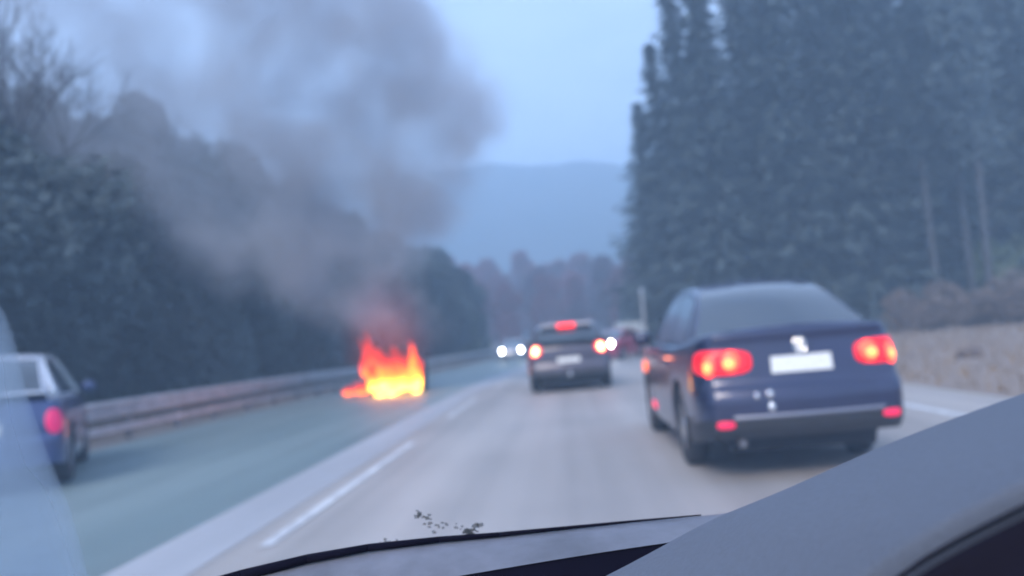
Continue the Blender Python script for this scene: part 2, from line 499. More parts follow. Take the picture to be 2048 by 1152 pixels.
def build_car(name, loc, rz, S, label, cat='car', paint=None, group=None, mats=None):
    root = empty(name, loc, rz)
    tag(root, label, cat, group)
    L = S['L']; r = S['wr']
    place, outline, total, Wr = surf_fn(S)
    T = lambda y: sm_interp(S['top'], y)
    ya, yb = S['axles']
    sill = S.get('sill', 0.22)
    def zb(y, s):
        z = sill if 0.5 < y < L - 0.6 else S.get('zrear', 0.30)
        z = interp([(0.0, S.get('zrear', .27)), (0.5, sill), (L - .6, sill), (L, .22)], y)
        for ax in (ya, yb):
            dd = abs(y - ax); ra = r + 0.055
            if dd < ra: z = max(z, r + math.sqrt(ra * ra - dd * dd))
        return z
    ss = []
    s = 0.0
    while s < Wr + 0.5: ss.append(s); s += 0.055
    while s < total - Wr - 0.5: ss.append(s); s += 0.045
    while s < total: ss.append(s); s += 0.07
    ss.append(total)
    half = ss[:]
    loop = half + [-q for q in reversed(half[1:-1])]
    rows = 14
    V, grid = [], []
    rnd = 0.075
    for q in loop:
        x0, y0 = outline(abs(q))
        z0 = zb(y0, q); z1 = T(y0) - rnd * 0.8
        colv = []
        for j in range(rows + 1):
            t = j / rows
            colv.append(place(q, z0 + (z1 - z0) * t))
        for k in range(1, 4):
            a = k / 3 * math.pi / 2
            colv.append(place(q, z1 + rnd * 0.8 * math.sin(a), -rnd * (1 - math.cos(a))))
        e = colv[-1].copy()
        for k in range(1, 6):
            t = k / 5
            colv.append(Vector((e.x * (1 - t), e.y, e.z + S.get('crown', 0.035) * (1 - (1 - t) ** 2))))
        grid.append(colv)
    nr = len(grid[0])
    V = [p for c in grid for p in c]
    groups = {'body': [], 'bumper': [], 'boot_lid': []}
    nl = len(loop)
    for i in range(nl):
        i2 = (i + 1) % nl
        for j in range(nr - 1):
            f_ = (i * nr + j, i2 * nr + j, i2 * nr + j + 1, i * nr + j + 1)
            c = (V[f_[0]] + V[f_[2]]) / 2
            key = 'body'
            if c.y < 0.6 and c.z < S.get('val_z', .0): key = 'lower_valance'
            elif c.y < 0.42 and c.z < S['bump_z'] and abs(c.x) < 10: key = 'bumper'
            elif c.y < S['lid_y'] and abs(c.x) < S['lid_x'] and c.z >= S['bump_z']: key = 'boot_lid'
            elif c.y > L - 0.5 and c.z < 0.55: key = 'front_bumper'
            groups.setdefault(key, []).append(f_)
    for key, fs in groups.items():
        if not fs: continue
        used = sorted({q for g in fs for q in g}); mp_ = {q: n_ for n_, q in enumerate(used)}
        o = mesh_obj('bumper' if key == 'front_bumper' else key, [V[q] for q in used], [tuple(mp_[q] for q in g) for g in fs], M['black'] if key == 'lower_valance' else paint, root, smooth=True)
        if key == 'boot_lid' and S.get('lid_out', True):
            o.location = (0, -0.004, 0.002)
    # underbody
    mb = MB().box(-S['W']/2+.28, S['W']/2-.28, .12, L-.15, .19, .62)
    mb.box(-S['W']/2+.10, S['W']/2-.10, ya+r+.07, yb-r-.07, .24, .62)
    mb.box(-S['W']/2+.17, S['W']/2-.17, .06, ya-r-.06, .30, .62)
    mb.build('underbody', M['under'], root)
    # greenhouse
    ys = [S['gl'][0] + (S['gl'][-1] - S['gl'][0]) * k / 64 for k in range(65)]
    y_rb, y_rt, y_ft, y_fb = S['gl']      # rear base, rear roof edge, front roof edge, front base
    G, gi = [], []
    nside, ntop = 8, 14
    Rz = lambda y: sm_interp(S['roof'], y, 0.12)
    tum = S.get('tumble', 0.2)
    belt_in = S.get('belt_in', 0.075)
    for y in ys:
        belt = T(y) - 0.03
        rt = max(belt + 0.004, Rz(y))
        # half width at the belt from the plan outline
        s_ = Wr + 0.5 + max(0, y - 0.38)
        hw = S['W'] / 2 - belt_in
        if y < 0.6: hw -= 0.10 * (1 - y / 0.6) ** 1.5
        if y > L - 1.3: hw -= 0.10 * max(0, (y - (L - 1.3)) / 0.6)
        h = rt - belt
        row = []
        rr = min(0.07, h * 0.4)
        for j in range(nside + 1):
            z = belt + (h - rr) * j / nside
            row.append((hw - tum * (z - belt) / 0.5 * 0.9, z))
        xt, zt = row[-1]
        for k in range(1, 4):
            a = k / 3 * math.pi / 2
            row.append((xt - rr * (1 - math.cos(a)), zt + rr * math.sin(a)))
        xe, ze = row[-1]
        for k in range(1, ntop // 2 + 1):
            t = k / (ntop // 2)
            row.append((xe * (1 - t), ze + min(0.03, h * .1) * (1 - (1 - t) ** 2)))
        full = row + [(-x, z) for x, z in reversed(row[:-1])]
        w = min(1, max(0, (y_rt + 0.2 - y) / (y_rt + 0.2 - y_rb)))
        wf = min(1, max(0, (y - y_ft + 0.1) / (y_fb - y_ft + 0.1)))
        gi.append([len(G) + q for q in range(len(full))])
        for x, z in full:
            u = 1 - min(1, abs(x) / hw) ** 2
            G.append(Vector((x, y - 0.08 * u * w + 0.14 * u * wf - 0.05 * w - 0.05 * wf, z)))
    gg = {}
    nf = len(gi[0])
    for i in range(len(ys) - 1):
        y = (ys[i] + ys[i + 1]) / 2
        for j in range(nf - 1):
            f_ = (gi[i][j], gi[i][j+1], gi[i+1][j+1], gi[i+1][j])
            jj = min(j, nf - 2 - j)
            key = 'roof'
            belt = T(y); rt = Rz(y)
            c = sum((G[q] for q in f_), Vector()) / 4
            if jj < nside:
                mid = S.get('bpil', (y_rt + y_ft) / 2 + 0.05)
                inpil = abs(y - mid) < 0.05 or y < S['c_pil'] or y > y_ft + 0.42
                if not inpil and 1 <= jj < nside - 0 and rt - belt > 0.16 and c.z < rt - 0.085:
                    key = 'side_window.%d.%d' % (j < nf / 2, y < mid)
            else:
                a0 = y_rb + 0.06 * (y_rt - y_rb); a1 = y_rt - 0.02
                if a0 < y < a1 and jj >= nside + 3: key = 'rear_window'
                b0 = y_ft + 0.02; b1 = y_fb - 0.05
                if b0 < y < b1 and jj >= nside + 3: key = 'windscreen'
            gg.setdefault(key, []).append(f_)
    for key, fs in gg.items():
        used = sorted({q for g in fs for q in g}); mp_ = {q: n_ for n_, q in enumerate(used)}
        nm = key.split('.')[0]
        o = mesh_obj(nm, [G[q] for q in used], [tuple(mp_[q] for q in g) for g in fs], paint if nm == 'roof' else (mats or {}).get('glass', M['glass']), root, smooth=True)
    # wheels
    for yy in (ya, yb):
        for sd_ in (-1, 1):
            wheel(root, sd_ * (S['W']/2 - 0.115), yy, r, sd_, rim_m=(mats or {}).get('rim'))
    # mirrors and door handles
    for sd_ in (-1, 1):
        zb_ = T(y_ft + 0.25)
        v, f = [], []
        bm = bmesh.new()
        bmesh.ops.create_uvsphere(bm, u_segments=14, v_segments=8, radius=1)
        for q in bm.verts:
            q.co = Vector((sd_ * (S['W']/2 + 0.08) + q.co.x * 0.11, y_ft + 0.30 + q.co.y * 0.065 + (0.02 if q.co.y > 0 else 0), zb_ + 0.075 + q.co.z * 0.075))
        me = bpy.data.meshes.new('mirror'); bm.to_mesh(me); bm.free(); me.materials.append(paint)
        me.polygons.foreach_set('use_smooth', [True] * len(me.polygons))
        o = bpy.data.objects.new('mirror', me); col.objects.link(o); o.parent = root
        mb = MB(); 
        xa = sd_ * (S['W']/2 - 0.06)
        mb.tube((xa, y_ft + .32, zb_ - 0.02), (sd_ * (S['W']/2 + .04), y_ft + .3, zb_ + .05), .02, .018)
        mb.build('mirror_stalk', M['black'], o)
        for yy in S.get('handles', (y_rt + 0.35, y_ft - 0.35)):
            a = place(sd_ * (Wr + 0.5 + yy - 0.38), T(yy) - 0.13, 0.02); b = place(sd_ * (Wr + 0.5 + yy - 0.38 + 0.2), T(yy) - 0.13, 0.02)
            MB().tube(a, b, .013, .013).build('door_handle', paint, root)
    return root, place, T

def plate(place, root, zc, w=0.52, h=0.115, m=None, rot=0):
    v = []; mb = MB()
    n = 8
    pts0, pts1 = [], []
    for k in range(n + 1):
        s_ = -w/2 + w * k / n
        pts0.append(place(s_, zc - h/2, 0.018)); pts1.append(place(s_, zc + h/2, 0.018))
    for k in range(n):
        mb.quad(pts0[k], pts0[k+1], pts1[k+1], pts1[k])
        mb.quad(pts0[k] + Vector((0,.015,0)), pts0[k+1] + Vector((0,.015,0)), pts0[k+1], pts0[k])
        mb.quad(pts1[k], pts1[k+1], pts1[k+1] + Vector((0,.015,0)), pts1[k] + Vector((0,.015,0)))
    return mb.build('licence_plate', m or M['plate'], root)

def carpaint(name, c, flake=0.15, rough=0.32, metal=0.35):
    return mat(name, c, rough, metal, noise_amt=flake, noise_scale=3.0, coat=0.8)

# --- the near dark blue saloon
saloon = dict(val_z=.43, L=4.62, W=1.80, wr=0.325, axles=(1.02, 3.67), sill=0.23, zrear=0.30, bump_z=0.665, lid_y=0.62, lid_x=0.58, crown=0.03,
    top=[(0, 1.045), (0.12, 1.05), (0.55, 1.02), (1.2, .97), (3.1, .95), (3.5, .97), (4.0, .90), (4.5, .74), (4.62, .66)],
    roof=[(0.40, .98), (0.95, 1.30), (1.15, 1.39), (1.5, 1.45), (2.1, 1.475), (2.6, 1.44), (2.85, 1.39), (3.6, .93)],
    gl=(0.42, 1.18, 2.72, 3.60), c_pil=1.12, tumble=0.27, belt_in=0.085, bpil=2.05, handles=(1.55, 2.5),
    rear=lambda z: (-0.075 if z < 0.62 else -0.075 + min(1, (z - .62) / .06) * 0.075) + max(0, (z - .70)) * 0.14 - (0.05 * max(0, 1 - abs(z - 1.035) / .05)) + (0.10 * max(0, (.36 - z) / .1) if z < .36 else 0),
    front=lambda z: max(0, z - .5) * 0.5)
p_saloon = carpaint('dark_blue_paint', (0.017, 0.021, 0.066))
car, place, T = build_car('car', (1.76, 6.62, 0), R(0.5), saloon, 'dark blue saloon car with glowing round tail lamps, nearest car in the right lane', paint=p_saloon)
car.scale = (.89, 1, 1.08)
bulbs = []
for sg in (-1, 1):
    lam = patch('tail_lamp', place, *( (0.47, 1.02) if sg > 0 else (-1.06, -0.42)), 0.755, 0.93, M['red_lens'], car, depth=0.022, p=3.6, slant=0.02 * sg)
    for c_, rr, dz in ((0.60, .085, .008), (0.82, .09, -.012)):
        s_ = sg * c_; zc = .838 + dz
        gl2 = patch('bulb', place, s_ - rr, s_ + rr, zc - rr * .9, zc + rr * .9, M['bulb_glow'], lam, depth=0.030, p=2.0, base=0.0)  # orange glare halo round the bulb, an emissive disc
        rr *= .5; s_ += sg * .012
        bulbs.append((s_, rr, zc - .012))
    patch('reflector', place, *((0.62, 0.80) if sg > 0 else (-0.80, -0.62)), 0.385, 0.435, M['reflector'], car, depth=0.016, p=3)
    st = (0.735 + 0.5 + 3.85 - 0.38)
for s_, rr, zc in bulbs:
    patch('filament', place, s_ - rr * 1.25, s_ + rr * 1.25, zc - rr * .9, zc + rr * .9, M['bulb'], car, depth=0.040, p=2.0, base=0.0)
plate(place, car, 0.80)
# front side lamp and low side marker on the visible flank
patch('side_lamp', place, -(0.73 + .5 + 3.50), -(0.73 + .5 + 3.16), .655, .785, M['amber'], car, depth=.03, p=2.2)
patch('side_reflector', place, -(0.73 + .5 + 2.80), -(0.73 + .5 + 2.48), .30, .39, M['pinklamp'], car, depth=.02, p=2.4)
# chrome badge: ring with the two stacked letter shapes
def badge(place, root, zc, r_):
    mb = MB()
    def q(u, w): return place(u * r_, zc + w * r_, 0.03)
    n_ = 28
    for k in range(n_):
        a, b = 2*math.pi*k/n_, 2*math.pi*(k+1)/n_
        mb.tube(q(math.cos(a), math.sin(a)), q(math.cos(b), math.sin(b)), .0065, .0065)
    def stroke(pts):
        for a, b in zip(pts, pts[1:]): mb.tube(q(*a), q(*b), .006, .006)
    stroke([(-.38, .85), (0, .12), (.38, .85)])
    stroke([(-.80, .45), (-.42, -.82), (0, .0), (.42, -.82), (.80, .45)])
    return mb.build('badge', M['chrome'], root)
badge(place, car, 0.925, 0.052)
# bumper creases, lid shut lines
mb = MB()
for s0 in frange(-1.05, 1.0, 0.05):
    mb.tube(place(s0, .655, -.001), place(s0 + .05, .655, -.001), .005, .005, 4)
mb.build('shut_line', M['black'], car)
mb = MB()
for s0 in frange(-.62, .58, 0.05):
    mb.tube(place(s0, .455, .008), place(s0 + .05, .455, .008), .016, .016, 5)
mb.build('bumper_trim', mat('dull_trim', (.2, .21, .26), .4, .4), car)
for s0, z0, r_ in ((-.42, .60, .022), (-.31, .61, .03), (-.305, .515, .03)):
    patch('bumper_glint', place, s0 - r_, s0 + r_, z0 - r_ * 1.1, z0 + r_ * 1.1, M['chrome'], car, depth=.02, p=2, base=-.005)  # bright glints on the bumper, added as small chrome discs
MB().tube((-.55, .1, .27), (-.55, -.03, .27), .03, .03, 10).build('exhaust_pipe', M['post'], car)

# --- the dark SUV ahead
suv = dict(val_z=.46, L=4.35, W=1.84, wr=0.35, axles=(0.82, 3.45), sill=0.26, zrear=0.36, bump_z=0.66, lid_y=0.30, lid_x=0.62, crown=0.03,
    top=[(0, 1.03), (0.5, 1.02), (3.0, 1.0), (3.4, 1.02), (4.0, .94), (4.3, .78)],
    roof=[(0.0, 1.0), (0.14, 1.26), (0.28, 1.41), (0.55, 1.46), (1.3, 1.49), (2.2, 1.47), (2.6, 1.40), (3.3, 1.0)],
    gl=(0.03, 0.36, 2.45, 3.30), c_pil=0.75, tumble=0.19, belt_in=0.06, bpil=1.85,
    rear=lambda z: (-0.06 if z < 0.6 else 0.0) + max(0, z - .9) * 0.15, front=lambda z: max(0, z - .6) * .4)
p_suv = carpaint('dark_grey_paint', (0.075, 0.065, 0.09))
car, place, T = build_car('car', (0.04, 18.7, 0), R(-0.5), suv, 'dark grey tall hatchback directly ahead with its high brake light lit', paint=p_suv)
for sg in (-1, 1):
    lam = patch('tail_lamp', place, *((0.60, 0.96) if sg > 0 else (-0.96, -0.60)), 0.80, 1.05, M['red_lens'], car, depth=.02)
    s_ = sg * .76
    patch('bulb', place, s_ - .085, s_ + .085, .84, 1.02, M['bulb_far'], lam, depth=.035, p=2, base=0)
plate(place, car, .70, .50, .11)
mb = MB().box(-.56, .56, .14, .40, 1.445, 1.50)
bevel(mb.build('roof_spoiler', mat('pale_spoiler', (.55, .55, .6), .35), car), .012)
MB().box(-.19, .19, .085, .137, 1.41, 1.49).build('brake_light', M['brake'], car)
mb = MB().box(-.04, .04, -.14, .1, .34, .40); mb.tube((0, -.12, .39), (0, -.12, .47), .03, .028, 8)
mb.build('tow_bar', M['rim'], car)

# --- the blue estate at the left, turned toward the verge
estate = dict(L=4.1, W=1.76, wr=0.315, axles=(0.72, 3.25), sill=0.23, zrear=0.28, bump_z=0.60, lid_y=0.3, lid_x=.6, crown=.02,
    top=[(0, .96), (.6, .95), (2.8, .94), (3.2, .95), (3.8, .86), (4.1, .7)],
    roof=[(.04, .97), (.40, 1.28), (.58, 1.38), (.9, 1.43), (1.6, 1.45), (2.2, 1.42), (2.5, 1.35), (3.15, .95)],
    gl=(.06, .62, 2.35, 3.15), c_pil=.85, tumble=.24, belt_in=.07, bpil=1.65,
    rear=lambda z: (-.05 if z < .58 else 0) + max(0, z - .7) * .18, front=lambda z: max(0, z - .5) * .4)
p_est = carpaint('navy_paint', (0.03, 0.05, 0.15))
pale_rim = mat('silver_rim', (.6, .62, .66), .3, .6)
yw = 9.3
car, place, T = build_car('car', (xy(118, yw) - .95, yw - .35, 0), R(26.5), estate, 'navy blue hatchback with a painted sky-sheen roof, angled toward the guardrail at far left', paint=p_est)
car.scale = (1, 1, 1.08)
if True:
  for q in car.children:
    if q.name.startswith('roof') and 'trim' not in q.name: q.data.materials[0] = mat('pale_roof_paint', (.42, .45, .52), .3); q['label'] = 'pale gleaming roof and pillars'  # sky reflected in the roof, painted as a pale colour
for sg in (-1, 1):
    lam = patch('tail_lamp', place, *((.68, .97) if sg > 0 else (-.97, -.68)), .58, .84, M['dimred'], car, depth=.02)
plate(place, car, .68)
# pale gleaming trim round the glass
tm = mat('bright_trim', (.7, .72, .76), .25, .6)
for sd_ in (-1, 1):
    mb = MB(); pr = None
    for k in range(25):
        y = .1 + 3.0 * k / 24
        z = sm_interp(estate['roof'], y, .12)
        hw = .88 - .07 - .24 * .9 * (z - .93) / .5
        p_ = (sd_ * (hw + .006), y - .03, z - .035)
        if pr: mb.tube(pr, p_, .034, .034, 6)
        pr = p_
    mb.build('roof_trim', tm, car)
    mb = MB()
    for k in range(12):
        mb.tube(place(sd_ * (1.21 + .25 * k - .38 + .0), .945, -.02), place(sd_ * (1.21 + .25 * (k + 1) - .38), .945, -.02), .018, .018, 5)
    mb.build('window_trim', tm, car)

# --- the burning car
burnt = dict(L=4.0, W=1.68, wr=0.30, axles=(0.75, 3.2), sill=.2, zrear=.26, bump_z=.6, lid_y=.3, lid_x=.6, crown=.02,
    top=[(0, .92), (.6, .92), (2.8, .92), (3.1, .93), (3.7, .84), (4.0, .68)],
    roof=[(.04, .93), (.3, 1.18), (.45, 1.26), (.8, 1.31), (1.5, 1.33), (2.1, 1.30), (2.4, 1.24), (3.0, .93)],
    gl=(.06, .5, 2.25, 3.0), c_pil=.7, tumble=.24, belt_in=.07, bpil=1.6, rear=lambda z: 0, front=lambda z: max(0, z - .5) * .4)
p_burn = mat('charred_paint', (.03, .025, .025), .85, noise_amt=.7, noise_scale=6, bump=.4)
FX, FY = xy(780, 23.4), 23.5
car, place, T = build_car('car', (FX + 0.0, FY + 0.3, road_z(FY)), R(9), burnt, 'charred car on fire, standing on the left side of the road', paint=p_burn, mats={'glass': M['under'], 'rim': M['post']})

# --- silver oncoming car with both headlamps on
def front_lamps(place, car, S, z, tot, w=.17, hgt=.15, m=None, inset=.28):
    for sg in (-1, 1):
        s_ = sg * (tot - (S['W']/2 - .30) - .12)
        o = patch('headlamp', place, s_ - w, s_ + w, z - hgt/2 - .02, z + hgt/2 + .02, M['rim'], car, depth=.02, p=2.4)
        patch('bulb', place, s_ - .125, s_ + .125, z - .12, z + .12, m or M['headlamp'], o, depth=.045, p=2, base=0)
onc = dict(L=4.4, W=1.72, wr=.31, axles=(.9, 3.5), sill=.2, zrear=.26, bump_z=.6, lid_y=.3, lid_x=.6, crown=.03,
    top=[(0, .95), (.6, .95), (2.9, .94), (3.3, .96), (3.9, .87), (4.4, .74)],
    roof=[(.3, .95), (.8, 1.28), (1.1, 1.37), (1.8, 1.42), (2.3, 1.39), (2.6, 1.32), (3.35, .95)],
    gl=(.32, 1.1, 2.5, 3.35), c_pil=1.0, tumble=.24, belt_in=.07, bpil=1.8, rear=lambda z: 0, front=lambda z: max(0, z - .5) * .3)
def total_of(S):
    return surf_fn(S)[2]
p_sil = carpaint('silver_paint', (.32, .32, .36), metal=.5)
yo = 56
car, place, T = build_car('car', (xy(1021, yo), yo, road_z(yo)), R(180), onc, 'silver oncoming car with both white headlamps lit, left of the dark grey hatchback', paint=p_sil)
car.location.y = yo + 4.4
front_lamps(place, car, onc, .70, total_of(onc))
p_red = carpaint('crimson_paint', (.40, .012, .06), metal=.1)
yo = 39
car, place, T = build_car('car', (xy(1184, yo) + 2.0, yo + 4.4 - .4, road_z(yo)), R(180 - 24), onc, 'crimson oncoming car half hidden behind the dark grey hatchback', paint=p_red)
front_lamps(place, car, onc, .78, total_of(onc))

# --- pale box lorry further on
ly = 47
lor = empty('lorry', (xy(1262, ly), ly, road_z(ly)), R(-3))
tag(lor, 'pale box lorry far ahead beside the thin roadside pole', 'lorry')
lor.scale = (.76, .8, .72)
p_lor = mat('pale_box_paint', (.42, .46, .48), .5, noise_amt=.12, noise_scale=1.5)
bevel(MB().box(-1.12, 1.12, 0, 5.2, .75, 2.5).build('cargo_box', p_lor, lor), .05)
MB().box(-.01, .01, -.015, -.002, .8, 2.45).build('door_seam', M['black'], lor)
bevel(MB().box(-1.0, 1.0, 5.3, 6.9, .5, 2.2).build('cab', p_lor, lor), .12, 3)
MB().box(-.9, .9, .1, 6.8, .55, .745).build('chassis', M['black'], lor)
MB().box(-1.05, 1.05, -.05, .05, .42, .56).build('bumper', M['black'], lor)
for sg in (-1, 1):
    MB().box(sg*.95-.1, sg*.95+.1, -.08, -.052, .60, .70).build('tail_lamp', M['dimred'], lor)
    for yy in (1.2, 5.9):
        wheel(lor, sg * .92, yy, .4, sg, .24)
# thin pole
pl = empty('roadside_pole', (xy(1289, 46), 46, road_z(46)))
tag(pl, 'thin pale pole at the right edge of the road beyond the cars', 'pole')
MB().tube((0,0,-.1), (0,0,3.4), .07, .055, 8).build('pole', mat('pale_pole', (.55, .55, .58), .5), pl)
MB().box(-.1, .1, -.07, .07, 3.4, 3.55).build('cap', M['rim'], pl)

# ------------------------------------------------------------------ flames
def flame_mat(off):
    m = bpy.data.materials.new('flame'); m.use_nodes = True; t = m.node_tree; t.nodes.clear()
    o = N(t, 'ShaderNodeOutputMaterial'); e = N(t, 'ShaderNodeEmission'); tr = N(t, 'ShaderNodeBsdfTransparent'); mx = N(t, 'ShaderNodeMixShader')
    c = N(t, 'ShaderNodeTexCoord'); sx = N(t, 'ShaderNodeSeparateXYZ')
    t.links.new(c.outputs['Generated'], sx.inputs[0])
    nz_ = N(t, 'ShaderNodeTexNoise'); nz_.inputs['Scale'].default_value = 3.5; nz_.inputs['Detail'].default_value = 4
    t.links.new(c.outputs['Object'], nz_.inputs['Vector'])
    a = N(t, 'ShaderNodeMath', operation='MULTIPLY_ADD'); a.inputs[1].default_value = .5
    t.links.new(nz_.outputs['Fac'], a.inputs[0]); t.links.new(sx.outputs['Z'], a.inputs[2])
    r = N(t, 'ShaderNodeValToRGB')
    el = r.color_ramp.elements
    el[0].position = .22; el[0].color = (1.0, .62, .12, 1)
    el[1].position = 1.0; el[1].color = (.75, .03, .012, 1)
    x = el.new(.42); x.color = (1.0, .40, .035, 1)
    x = el.new(.62); x.color = (1.0, .135, .008, 1)
    ao = N(t, 'ShaderNodeMath', operation='ADD'); ao.inputs[1].default_value = off; t.links.new(a.outputs[0], ao.inputs[0]); t.links.new(ao.outputs[0], r.inputs[0]); t.links.new(r.outputs[0], e.inputs[0])
    st = N(t, 'ShaderNodeMapRange'); st.inputs[1].default_value = .2; st.inputs[2].default_value = 1.15; st.inputs[3].default_value = 7.5; st.inputs[4].default_value = 1.3
    t.links.new(ao.outputs[0], st.inputs[0]); t.links.new(st.outputs[0], e.inputs[1])
    lw = N(t, 'ShaderNodeLayerWeight'); lw.inputs[0].default_value = .35
    al = N(t, 'ShaderNodeMapRange'); al.inputs[1].default_value = 0; al.inputs[2].default_value = .95; al.inputs[3].default_value = .7; al.inputs[4].default_value = 0
    t.links.new(lw.outputs['Facing'], al.inputs[0])
    fz = N(t, 'ShaderNodeMapRange'); fz.inputs[1].default_value = .45; fz.inputs[2].default_value = 1.35; fz.inputs[3].default_value = 1; fz.inputs[4].default_value = .0
    t.links.new(a.outputs[0], fz.inputs[0])
    mu = N(t, 'ShaderNodeMath', operation='MULTIPLY'); t.links.new(al.outputs[0], mu.inputs[0]); t.links.new(fz.outputs[0], mu.inputs[1])
    t.links.new(mu.outputs[0], mx.inputs[0]); t.links.new(tr.outputs[0], mx.inputs[1]); t.links.new(e.outputs[0], mx.inputs[2]); t.links.new(mx.outputs[0], o.inputs[0])
    return m
M['flame'] = flame_mat(0)
M['flame_red'] = flame_mat(.34)
fire = empty('fire', (FX, FY, road_z(FY)))
tag(fire, 'bright orange and yellow flames pouring from the burning car', 'fire')
rf = random.Random(5)
def tongue(x, y, z, h, w, lean, m=None):
    n, m_ = 14, 10
    v, f = [], []
    ph = rf.uniform(0, 6)
    for i in range(n + 1):
        t = i / n
        rad = w * (math.sin(math.pi * min(1, (t * .86 + .14)) ** .75)) * (1 - .35 * t) + .003
        cx = x + lean * t * t * h + .10 * w * 3 * math.sin(ph + t * 6) * t
        cy = y + .08 * math.cos(ph + t * 5) * t
        for k in range(m_):
            a = 2 * math.pi * k / m_
            rr = rad * (1 + .15 * math.sin(3 * a + ph + t * 7))
            v.append((cx + rr * math.cos(a), cy + rr * math.sin(a) * .8, z + t * h))
    for i in range(n):
        for k in range(m_):
            f.append((i*m_+k, i*m_+(k+1)%m_, (i+1)*m_+(k+1)%m_, (i+1)*m_+k))
    f.append(tuple(range(m_)))
    f.append(tuple(n*m_+k for k in reversed(range(m_))))
    mesh_obj('flame', v, f, m or M['flame'], fire, smooth=True)
for k in range(15):       # low bright bed along the bumper and beneath
    x = -.66 + 1.36 * k / 14 + rf.uniform(-.04, .04)
    tongue(x, rf.uniform(-.25, .25), rf.uniform(-.02, .2), rf.uniform(.55, .8) * (1 + .35 * math.exp(-((x - .05) / .3) ** 2)), rf.uniform(.14, .21), rf.uniform(-.1, .1))
for k in range(9):        # cabin fire
    x = -.5 + 1.0 * k / 8 + rf.uniform(-.05, .05)
    tongue(x, rf.uniform(.1, .9), rf.uniform(.4, .6), rf.uniform(.6, .85), rf.uniform(.2, .28), rf.uniform(-.3, 0), M['flame_red'])
tongue(.58, .05, .25, 1.32, .14, -.05); tongue(.66, .0, .1, 1.1, .11, -.03); tongue(.50, .3, .5, 1.1, .12, -.05)
for dx, h in ((-.62, 1.25), (-.72, 1.05), (-.5, 1.0), (-.85, .8), (-.35, .8)):
    tongue(dx, rf.uniform(-.1, .5), .55, h * 1.1, .2, -.22, M['flame_red'])

for dx, dy_, h in ((-1.0, .4, .45), (-1.22, .7, .36), (-1.45, .5, .3), (-.88, .9, .6)):
    tongue(dx, dy_, .08, h, .17, -.2, M['flame_red'])  # added small flames imitating the fire's red glow on the rail
# ------------------------------------------------------------------ smoke
SX0, SX1, SY0, SY1, SZ0, SZ1 = -17.0, 1.0, FY - 9, FY + 4, .9, 15.5
o = MB().box(SX0, SX1, SY0, SY1, SZ0, SZ1).build('smoke', None)
tag(o, 'grey smoke billowing up and spreading left above the burning car', 'smoke', kind='stuff')
m = bpy.data.materials.new('smoke'); m.use_nodes = True; t = m.node_tree; t.nodes.clear()
def math_(op, a, b=None, c=None):
    n_ = N(t, 'ShaderNodeMath', operation=op)
    for i, q in enumerate((a, b, c)):
        if q is None: continue
        if isinstance(q, (int, float)): n_.inputs[i].default_value = q
        else: t.links.new(q, n_.inputs[i])
    return n_.outputs[0]
def mapr(v_, a, b, c_, d_, smooth=True):
    n_ = N(t, 'ShaderNodeMapRange'); n_.interpolation_type = 'SMOOTHSTEP' if smooth else 'LINEAR'
    t.links.new(v_, n_.inputs[0])
    for i, q in enumerate((a, b, c_, d_)): n_.inputs[i + 1].default_value = q
    return n_.outputs[0]
geo = N(t, 'ShaderNodeNewGeometry'); sx = N(t, 'ShaderNodeSeparateXYZ'); t.links.new(geo.outputs['Position'], sx.inputs[0])
n1 = N(t, 'ShaderNodeTexNoise'); n1.inputs['Scale'].default_value = .5; n1.inputs['Detail'].default_value = 5; n1.inputs['Roughness'].default_value = .58
t.links.new(geo.outputs['Position'], n1.inputs['Vector'])
n2 = N(t, 'ShaderNodeTexNoise'); n2.inputs['Scale'].default_value = .2; n2.inputs['Detail'].default_value = 1
t.links.new(geo.outputs['Position'], n2.inputs['Vector'])
hz = math_('SUBTRACT', sx.outputs['Z'], 1.0)
# centre line and half widths grow with height
# right side: narrow column bending slightly right with height; left side spreads widely
cx_ = N(t, 'ShaderNodeFloatCurve')
def ramp_curve(val, pts, lo, hi):
    """piecewise curve: val in 0..17 m -> lo..hi"""
    n_ = N(t, 'ShaderNodeFloatCurve')
    u = math_('DIVIDE', val, 17.0)
    t.links.new(u, n_.inputs['Value'])
    cu = n_.mapping.curves[0]
    n_.mapping.extend = 'HORIZONTAL'
    P_ = [(a / 17.0, (b - lo) / (hi - lo)) for a, b in pts]
    cu.points[0].location = P_[0]; cu.points[1].location = P_[-1]
    for q in P_[1:-1]: cu.points.new(*q)
    n_.mapping.update()
    return math_('MULTIPLY_ADD', n_.outputs[0], hi - lo, lo)
t.nodes.remove(cx_)
zz = sx.outputs['Z']
left = ramp_curve(zz, [(0, -5.8), (1.2, -6.4), (3, -9.4), (5, -13), (7, -15.5), (9, -17), (12, -17), (17, -17)], -17, 2)
right = ramp_curve(zz, [(0, -3.9), (1.2, -3.9), (2.5, -3.6), (4, -3.3), (5.2, -2.5), (6.2, -1.7), (8.2, -1.3), (9.6, -2.4), (12, -3.2), (17, -4)], -17, 2)
wob = math_('MULTIPLY', math_('SUBTRACT', n1.outputs['Fac'], .5), 4.2)
dl = math_('ADD', math_('SUBTRACT', sx.outputs['X'], left), wob)
dr_ = math_('ADD', math_('SUBTRACT', right, sx.outputs['X']), wob)
soft_l = mapr(dl, -.2, 3.0, 0, 1)
soft_r = mapr(dr_, -.3, 1.5, 0, 1)
